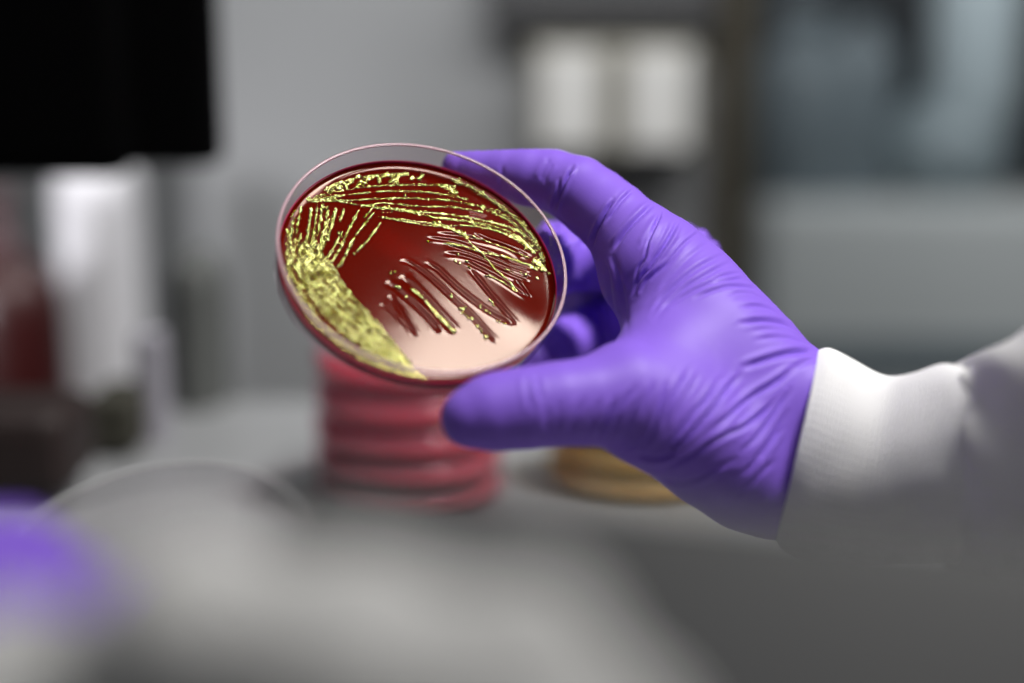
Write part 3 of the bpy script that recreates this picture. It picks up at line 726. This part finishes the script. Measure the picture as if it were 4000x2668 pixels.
W = [  # folds: polyline in photo pixels, width px, depth mm, side of the raised lip
    (cB_((520, 570), (440, 690), (370, 830), (320, 940), (298, 1060)), 9, .95, 1), (cB_((715, 470), (600, 575), (510, 700), (430, 800)), 9, .5, 1),
    (cB_((925, 615), (830, 695), (740, 780), (650, 880), (570, 990), (510, 1090)), 12, .85, 1),
    (cB_((1000, 690), (970, 780), (920, 880), (870, 1000), (850, 1100), (825, 1185), (775, 1260), (750, 1340), (738, 1440)), 7, .75, -1),
    (cB_((1000, 740), (930, 830), (870, 930), (800, 1060)), 11, .4, 1),
    (cB_((1175, 795), (1100, 935), (1020, 1065), (940, 1175), (870, 1285), (800, 1360), (740, 1460), (712, 1560)), 11, .95, -1),
    (cB_((1080, 800), (1010, 950), (930, 1090), (850, 1230)), 14, .35, 1),
    (cB_((1385, 905), (1250, 1005), (1150, 1115), (1050, 1235), (930, 1335), (850, 1410), (800, 1510)), 10, .6, 1),
    (cB_((1330, 880), (1200, 990), (1100, 1110), (1000, 1230)), 10, .3, -1),
    (cB_((1500, 1000), (1300, 1150), (1150, 1300), (1050, 1420), (980, 1540)), 14, .3, 1),
    (cA_((1690, 345), (1625, 460), (1565, 600), (1510, 740), (1470, 880)), 9, 1.3, -1), (cA_((1535, 510), (1490, 680), (1455, 800), (1440, 880)), 9, .7, 1),
    (cA_((1410, 240), (1330, 380), (1285, 520)), 14, .3, 1), (cA_((1450, 300), (1380, 420), (1330, 560)), 12, .25, -1), (cA_((830, 330), (815, 480), (800, 700)), 14, .3, 1),
    (cC_((790, 470), (600, 560), (480, 640), (370, 730), (270, 820), (180, 930), (110, 1050)), 12, .42, 1),
    (cC_((860, 540), (680, 630), (560, 700), (440, 775), (340, 865), (230, 970), (140, 1090)), 12, .42, 1),
    (cC_((965, 640), (860, 655), (760, 680), (640, 745), (520, 800), (400, 870), (290, 950)), 9, .38, 1), (cC_((970, 690), (870, 708), (760, 722), (650, 765)), 9, .35, 1),
    (cC_((1165, 865), (1070, 790), (950, 770), (840, 765), (740, 790), (640, 825), (520, 880)), 9, .45, 1),
    (cC_((1275, 975), (1180, 890), (1060, 840), (940, 830), (830, 850)), 10, .36, 1), (cC_((1240, 960), (1120, 890), (980, 870), (860, 890)), 10, .25, 1),
    (cC_((1445, 1145), (1340, 1045), (1220, 975), (1080, 952), (950, 965)), 10, .4, 1),
    (cC_((1615, 1305), (1500, 1195), (1380, 1132), (1240, 1100), (1100, 1095), (940, 1115)), 13, .75, 1),
    (cC_((1640, 1330), (1500, 1240), (1350, 1190), (1200, 1170), (1040, 1185)), 14, .25, 1), (cC_((1670, 1365), (1560, 1305), (1400, 1255), (1250, 1250), (1090, 1275)), 13, .3, 1),
    (cC_((1690, 1392), (1560, 1388), (1400, 1402), (1250, 1440), (1120, 1482), (960, 1540)), 15, .85, 1), (cC_((1690, 1430), (1560, 1480), (1450, 1540)), 15, .35, 1),
    (cE_((1680, 80), (1520, 200), (1370, 290), (1240, 390), (1130, 490), (1020, 590)), 15, .9, 1), (cE_((1240, 130), (1120, 270), (1030, 400), (930, 510), (840, 610), (740, 700), (640, 755)), 14, .85, 1),
    (cE_((1580, 290), (1420, 450), (1270, 560), (1100, 640), (980, 700), (860, 785), (760, 835), (650, 890), (530, 905)), 14, .85, 1),
    (cE_((1075, 165), (960, 335), (860, 440), (770, 560), (700, 650), (620, 710), (500, 760)), 13, .6, 1), (cE_((880, 560), (790, 650), (690, 720), (640, 755)), 9, .6, -1),
    (cE_((825, 85), (740, 225), (685, 330), (640, 450), (600, 590)), 14, .5, 1), (cE_((900, 120), (820, 260), (740, 390), (690, 500)), 13, .35, 1),
    (cE_((640, 200), (600, 350), (560, 500), (520, 610), (450, 710), (400, 760)), 13, .6, 1), (cE_((385, 225), (300, 330), (240, 440), (200, 560), (155, 670)), 13, .5, 1),
    (cE_((440, 290), (370, 410), (320, 530), (285, 650), (240, 710)), 12, .45, 1), (cE_((225, 330), (160, 470), (110, 600), (70, 690)), 13, .4, 1), (cE_((540, 200), (480, 330), (430, 470)), 14, .35, 1),
    (cE_((380, 790), (520, 815), (640, 795), (740, 730)), 11, .8, 1), (cE_((420, 660), (350, 720), (300, 740)), 10, .6, 1),
    (cE_((590, 975), (740, 1008), (880, 980), (1000, 920), (1200, 820)), 13, .5, 1), (cE_((1650, 255), (1540, 410), (1450, 540), (1370, 650), (1250, 770)), 13, .7, 1),
    (cE_((1620, 430), (1500, 630), (1420, 750), (1300, 905), (1180, 970)), 13, .6, 1), (cE_((1520, 830), (1400, 945), (1300, 1045), (1170, 1120)), 13, .5, 1),
    (cE_((1580, 560), (1480, 710), (1400, 830)), 11, .6, -1), (cE_((1400, 300), (1300, 420), (1180, 560), (1060, 650)), 14, .35, -1),
    (cF_((1060, 470), (1060, 620), (1080, 750), (1110, 900)), 14, .32, 1), (cF_((1150, 470), (1185, 640), (1210, 780)), 14, .36, 1), (cF_((1300, 850), (1290, 1000), (1295, 1150)), 18, .3, 1),
    (cF_((1420, 800), (1400, 950), (1360, 1100)), 18, .25, 1), (cF_((1700, 760), (1600, 960), (1530, 1180)), 16, .4, 1), (cF_((1900, 760), (1800, 960), (1750, 1100)), 16, .3, 1), (cF_((2060, 760), (1960, 1000), (1870, 1160), (1830, 1240)), 14, .42, 1),
    (np.array([(2355, 1010), (2375, 1070), (2385, 1150), (2400, 1260)]), 14, .4, -1), (np.array([(2390, 990), (2420, 1080), (2440, 1190), (2450, 1300)]), 14, .4, 1),
]
disp = np.zeros(len(Vh))
for line, wd, dp, side in W:
    wd = wd * .78
    ln = resample(line, 12.0)
    lo2, hi2 = ln.min(0) - wd * 6, ln.max(0) + wd * 6
    mk = np.all((pix > lo2) & (pix < hi2), 1) & (onfront > 0.01) & (facing > 0.01)
    if not mk.any(): continue
    d_a, s_a, a_a = stroke_dist(pix[mk], ln)
    fade = np.clip(np.minimum(a_a, (1 - a_a)) * 5 + .12, 0, 1); fade[d_a > wd * 3] *= 1
    x = d_a / wd
    w_ = dp * fade
    disp[mk] += w_ * (-np.exp(-(x / .85) ** 2) + .62 * np.exp(-((x * s_a * side - 1.9) / 1.05) ** 2) + .18 * np.exp(-((x * s_a * side + 2.2) / 1.2) ** 2))
disp *= facing * onfront
# loose film: broad slackness everywhere plus folds round the back fingers
disp += .05 * val_noise(Vh, .30, 1) + .08 * val_noise(Vh, .10, 2)
back = np.clip(1 - onfront, 0, 1)
disp += back * .45 * np.sin(pix[:, 0] * .09 + 1.5 * np.sin(pix[:, 1] * .02)) * np.clip((pix[:, 1] < 960) + .25, 0, 1)
Vd = Vh + Nh * disp[:, None]
# drop what lies deep inside the cuff
inside = ((Vh - axis_a) @ axd) > 9.5
keepf = ~inside[Qh].all(1); Qk = Qh[keepf]
used = np.unique(Qk); remap = -np.ones(len(Vd), np.int64); remap[used] = np.arange(len(used))
person = empty('person', cam2world([camv(3110, 1745, 427)])[0], 'lab worker in purple gloves and white coat, only hands and sleeves in view', 'person')
pinv = Vector(person.location)
def pchild(o): o.location = -pinv; o.parent = person; return o
m = pmat('purple_nitrile', (0.26, 0.13, 0.73), 0.50, 0.0, 0.32)
p = m.node_tree.nodes['Principled BSDF']
p.inputs['Subsurface Weight'].default_value = 0.0
p.inputs['Sheen Weight'].default_value = 0.04; p.inputs['Sheen Roughness'].default_value = 0.5; p.inputs['Sheen Tint'].default_value = (0.75, 0.7, 1, 1)
bump(m, 1500, 0.10, 0.0004)
M['nitrile'] = mottle(m, 60, 0.05)
glove = pchild(mesh_obj('gloved_hand', cam2world(Vd[used]), remap[Qk], M['nitrile']))
glove['label'] = 'right hand in a wrinkled purple nitrile glove pinching the dish between thumb and fingers'

# ---- lofts for cuff and sleeves
def loft(name, rings, mat, seg=96, thick=0.9, disp_fun=None, sub_=6, parent_person=True):
    """rings: (top px, bottom px, distance mm, half depth mm, skew mm) -> tube in world space with an inner skin"""
    R = np.array([[r[0][0], r[0][1], r[1][0], r[1][1], r[2], r[3], r[4]] for r in rings], float)
    # smooth interpolation of the rings
    P = np.vstack([2 * R[0] - R[1], R, 2 * R[-1] - R[-2]]); out = []
    for i in range(1, len(P) - 2):
        for t_ in np.linspace(0, 1, sub_, endpoint=False):
            a, b, c_, d2 = P[i - 1], P[i], P[i + 1], P[i + 2]
            out.append(.5 * ((2 * b) + (-a + c_) * t_ + (2 * a - 5 * b + 4 * c_ - d2) * t_ ** 2 + (-a + 3 * b - 3 * c_ + d2) * t_ ** 3))
    out.append(R[-1]); out = np.array(out); n = len(out)
    th_ = np.linspace(0, 2 * np.pi, seg, endpoint=False)
    G = np.zeros((n, seg, 3))
    for i, q in enumerate(out):
        T, Bm = camv(q[0], q[1], q[4]), camv(q[2], q[3], q[4]); Cn = (T + Bm) / 2; hv = (T - Bm) / 2
        w_ = np.array([q[6], 0, q[5]])
        G[i] = Cn + np.cos(th_)[:, None] * hv + np.sin(th_)[:, None] * w_
    # normals
    du = np.roll(G, -1, 1) - np.roll(G, 1, 1); dv = np.gradient(G, axis=0); Nn_ = np.cross(du, dv); Nn_ /= np.linalg.norm(Nn_, axis=-1)[..., None] + 1e-9
    cen = G.mean(1, keepdims=True); flip_ = np.sign((Nn_ * (G - cen)).sum(-1, keepdims=True).mean()); Nn_ *= flip_
    uu, vv = np.meshgrid(np.arange(n) / (n - 1), np.arange(seg) / seg, indexing='ij')
    if disp_fun is not None: G = G + Nn_ * disp_fun(G, uu, vv)[..., None]
    outer_ = G.reshape(-1, 3); inner_ = (G - Nn_ * thick).reshape(-1, 3)
    edge = (G[0] - Nn_[0] * thick * .5 + (G[0] - G[1]) / (np.linalg.norm(G[0] - G[1], axis=1)[:, None] + 1e-9) * thick * .35)
    V2 = np.concatenate([outer_, inner_, edge]); f_ = []
    N1 = n * seg; N2 = 2 * n * seg
    for i in range(n - 1):
        for k in range(seg):
            l = (k + 1) % seg
            f_.append((i * seg + k, i * seg + l, (i + 1) * seg + l, (i + 1) * seg + k))
            f_.append((N1 + i * seg + k, N1 + (i + 1) * seg + k, N1 + (i + 1) * seg + l, N1 + i * seg + l))
    for k in range(seg):
        l = (k + 1) % seg
        f_.append((k, N2 + k, N2 + l, l)); f_.append((N2 + k, N1 + k, N1 + l, N2 + l))
        a = (n - 1) * seg
        f_.append((a + k, a + l, N1 + a + l, N1 + a + k))
    uv = np.concatenate([np.stack([uu.ravel(), vv.ravel()], 1)] * 2 + [np.stack([np.zeros(seg), th_ / 6.2832], 1)])
    o = mesh_obj(name, cam2world(V2), f_, mat, None, True, uv); fix_normals(o)
    return pchild(o) if parent_person else o
# knitted cuff
m = pmat('white_knit', (0.90, 0.89, 0.89), 0.85, 0, 0.15)
nt = m.node_tree; p = nt.nodes['Principled BSDF']
tc = nt.nodes.new('ShaderNodeTexCoord'); mp = nt.nodes.new('ShaderNodeMapping'); mp.inputs['Scale'].default_value = (1, 1, 1)
nt.links.new(tc.outputs['UV'], mp.inputs['Vector'])
sep = nt.nodes.new('ShaderNodeSeparateXYZ'); nt.links.new(mp.outputs[0], sep.inputs[0])
def mth(op, a, b=None):
    n_ = nt.nodes.new('ShaderNodeMath'); n_.operation = op
    for i, v in enumerate((a, b)):
        if v is None: continue
        if isinstance(v, (int, float)): n_.inputs[i].default_value = v
        else: nt.links.new(v, n_.inputs[i])
    return n_.outputs[0]
su = mth('SINE', mth('MULTIPLY', sep.outputs[0], 6.2832 * 46)); sv_ = mth('SINE', mth('MULTIPLY', sep.outputs[1], 6.2832 * 150))
hgt = mth('ADD', mth('MULTIPLY', su, 0.5), mth('ABSOLUTE', sv_))
b_ = nt.nodes.new('ShaderNodeBump'); b_.inputs['Strength'].default_value = 0.22; b_.inputs['Distance'].default_value = 0.0008
nt.links.new(hgt, b_.inputs['Height']); nt.links.new(b_.outputs[0], p.inputs['Normal'])
M['knit'] = m
def cuff_disp(G, u, v):
    f = G.reshape(-1, 3); s = u.shape
    d = .55 * val_noise(f, .16, 8).reshape(s) + .3 * val_noise(f, .33, 9).reshape(s)
    d += .25 * np.exp(-(u / .05) ** 2) + .02 * np.sin(v * 6.2832 * 75)
    d += -1.3 * np.exp(-((u - .62) / .10) ** 2 - ((v - .68) / .035) ** 2) - 1.2 * np.exp(-((u - .33) / .13) ** 2 - ((v - .60) / .03) ** 2)
    return d
cuff = loft('knit_cuff', [((3196, 1372), (3030, 2105), 426, 22, 4), ((3240, 1362), (3060, 2150), 425, 23, 4), ((3330, 1402), (3160, 2190), 421, 23, 4), ((3450, 1462), (3330, 2205), 415, 22, 4),
                          ((3560, 1455), (3480, 2190), 409, 22, 4), ((3690, 1418), (3640, 2190), 402, 23, 4), ((3800, 1440), (3800, 2180), 395, 22, 4), ((3930, 1480), (3950, 2150), 388, 21, 4)], M['knit'], 450, 1.0, cuff_disp)
M['coat'] = bump(mottle(pmat('white_coat_cotton', (0.72, 0.715, 0.70), 0.9, 0, 0.1), 25, 0.03), 900, .15, .0004)
def sleeve_disp(G, u, v):
    f = G.reshape(-1, 3); s = u.shape
    g_ = 1.3 * val_noise(f, .075, 21).reshape(s) + .5 * val_noise(f, .17, 22).reshape(s)
    ph = v * 6.2832
    g_ += 1.0 * np.exp(-u / .25) * np.sin(ph * 9 + 3 * u + .8 * np.sin(ph * 2)) + 1.1 * np.exp(-((u - .35) / .3) ** 2) * np.sin(ph * 4 + 9 * u)
    return g_
sleeve = loft('coat_sleeve', [((3745, 1432), (3700, 2240), 399, 25, 5), ((3790, 1412), (3740, 2290), 396, 27, 5), ((3860, 1370), (3830, 2360), 390, 30, 5), ((3950, 1318), (3950, 2440), 382, 33, 5), ((4100, 1240), (4120, 2560), 370, 37, 5),
                              ((4400, 1100), (4420, 2760), 350, 42, 5), ((4800, 900), (4850, 3000), 325, 48, 5)], M['coat'], 96, 1.2, sleeve_disp)

# ---- left arm: sleeve crossing low in front, gloved hand at the left edge
LS = [(150, 2860, 178, 480), (800, 2640, 170, 470), (1450, 2580, 164, 440), (1950, 2680, 160, 410), (2300, 2950, 158, 420)]
def ls_fun(P):
    f = chain_field(LS, P, None, 6.0); sh = f.shape
    return f + 1.6 * np.sin(P[..., 0] * .11 + P[..., 1] * .17 + 1.2 * np.sin(P[..., 2] * .09)) + .6 * np.sin(P[..., 0] * .27 - P[..., 1] * .12)
Ss, los = build_field(ls_fun, [-90, -130, 100], [48, -8, 225], 1.6)
Vs, Qs = surface_nets(Ss, los, 1.6)
ls = pchild(mesh_obj('coat_sleeve', cam2world(Vs), Qs, M['coat']))
ls['label'] = 'left coat sleeve, white and very blurred, across the bottom of the picture'
gt = at(3300, 2990, 186)
o = box('added_slab', (0.16, 0.07, 0.012), M['slab'], None, tuple(gt), 0.005, (math.radians(42), math.radians(5), math.radians(-2)))  # added slab that gives the foreground blur its dark right half
tag(o, 'added dark grey sloped tray, very blurred, in front of the sleeve at lower right', 'slab')
LH = [[(c0 - 150, c1 + 60, c2 * .84, c3) for c0, c1, c2, c3 in row] for row in (
      [(560, 2500, 262, 330), (250, 2480, 265, 360), (-80, 2450, 268, 380)],
      [(-80, 2300, 275, 280), (60, 2130, 285, 170), (200, 2090, 296, 140), (330, 2110, 305, 115)],
      [(-80, 2420, 290, 250), (100, 2250, 312, 150), (230, 2200, 322, 130), (350, 2190, 328, 105)],
      [(-80, 2500, 300, 240), (90, 2400, 325, 140), (210, 2350, 335, 120), (320, 2330, 340, 100)],
      [(-60, 2600, 300, 230), (100, 2540, 325, 130), (220, 2500, 335, 110)],
      [(350, 2500, 262, 200), (330, 2330, 270, 150), (400, 2230, 284, 125), (450, 2180, 296, 105)])]
def lh_fun(P):
    f = None
    for c_ in LH:
        s = chain_field(c_, P, None, 3.0); f = s if f is None else smin(f, s, 4.0)
    return f
Sl, lol = build_field(lh_fun, [-135, -100, 195], [-30, -15, 320], 1.2)
Vl, Ql = surface_nets(Sl, lol, 1.2)
lg = pchild(mesh_obj('gloved_hand', cam2world(Vl), Ql, M['nitrile']))
lg['label'] = 'left hand in a purple glove, blurred, gripping the clear lid'

# ---- the clear lid in the left hand
lid = empty('dish_lid', at(590, 2290, 350), 'clear petri dish lid, empty and blurred, held low at left by the second purple glove', 'lid')
vN = Vector(cdir(np.array([-.10, .80, -.50]))).normalized()
lid.rotation_euler = vN.to_track_quat('Z', 'Y').to_euler()
RL = .0405
lathe('lid_plate', [(RL * .99, .0), (RL, .0004), (RL, .0075), (RL * .972, .0075), (RL * .972, .0012), (RL * .9, .0011)], M['lid'], lid, 128)
lathe('rim', [(RL * 1.003, .0074), (RL * 1.003, .0079), (RL * .982, .0079), (RL * .982, .0074)], M['lid_rim'], lid, 128, closed=True)
bpy.context.view_layer.update()
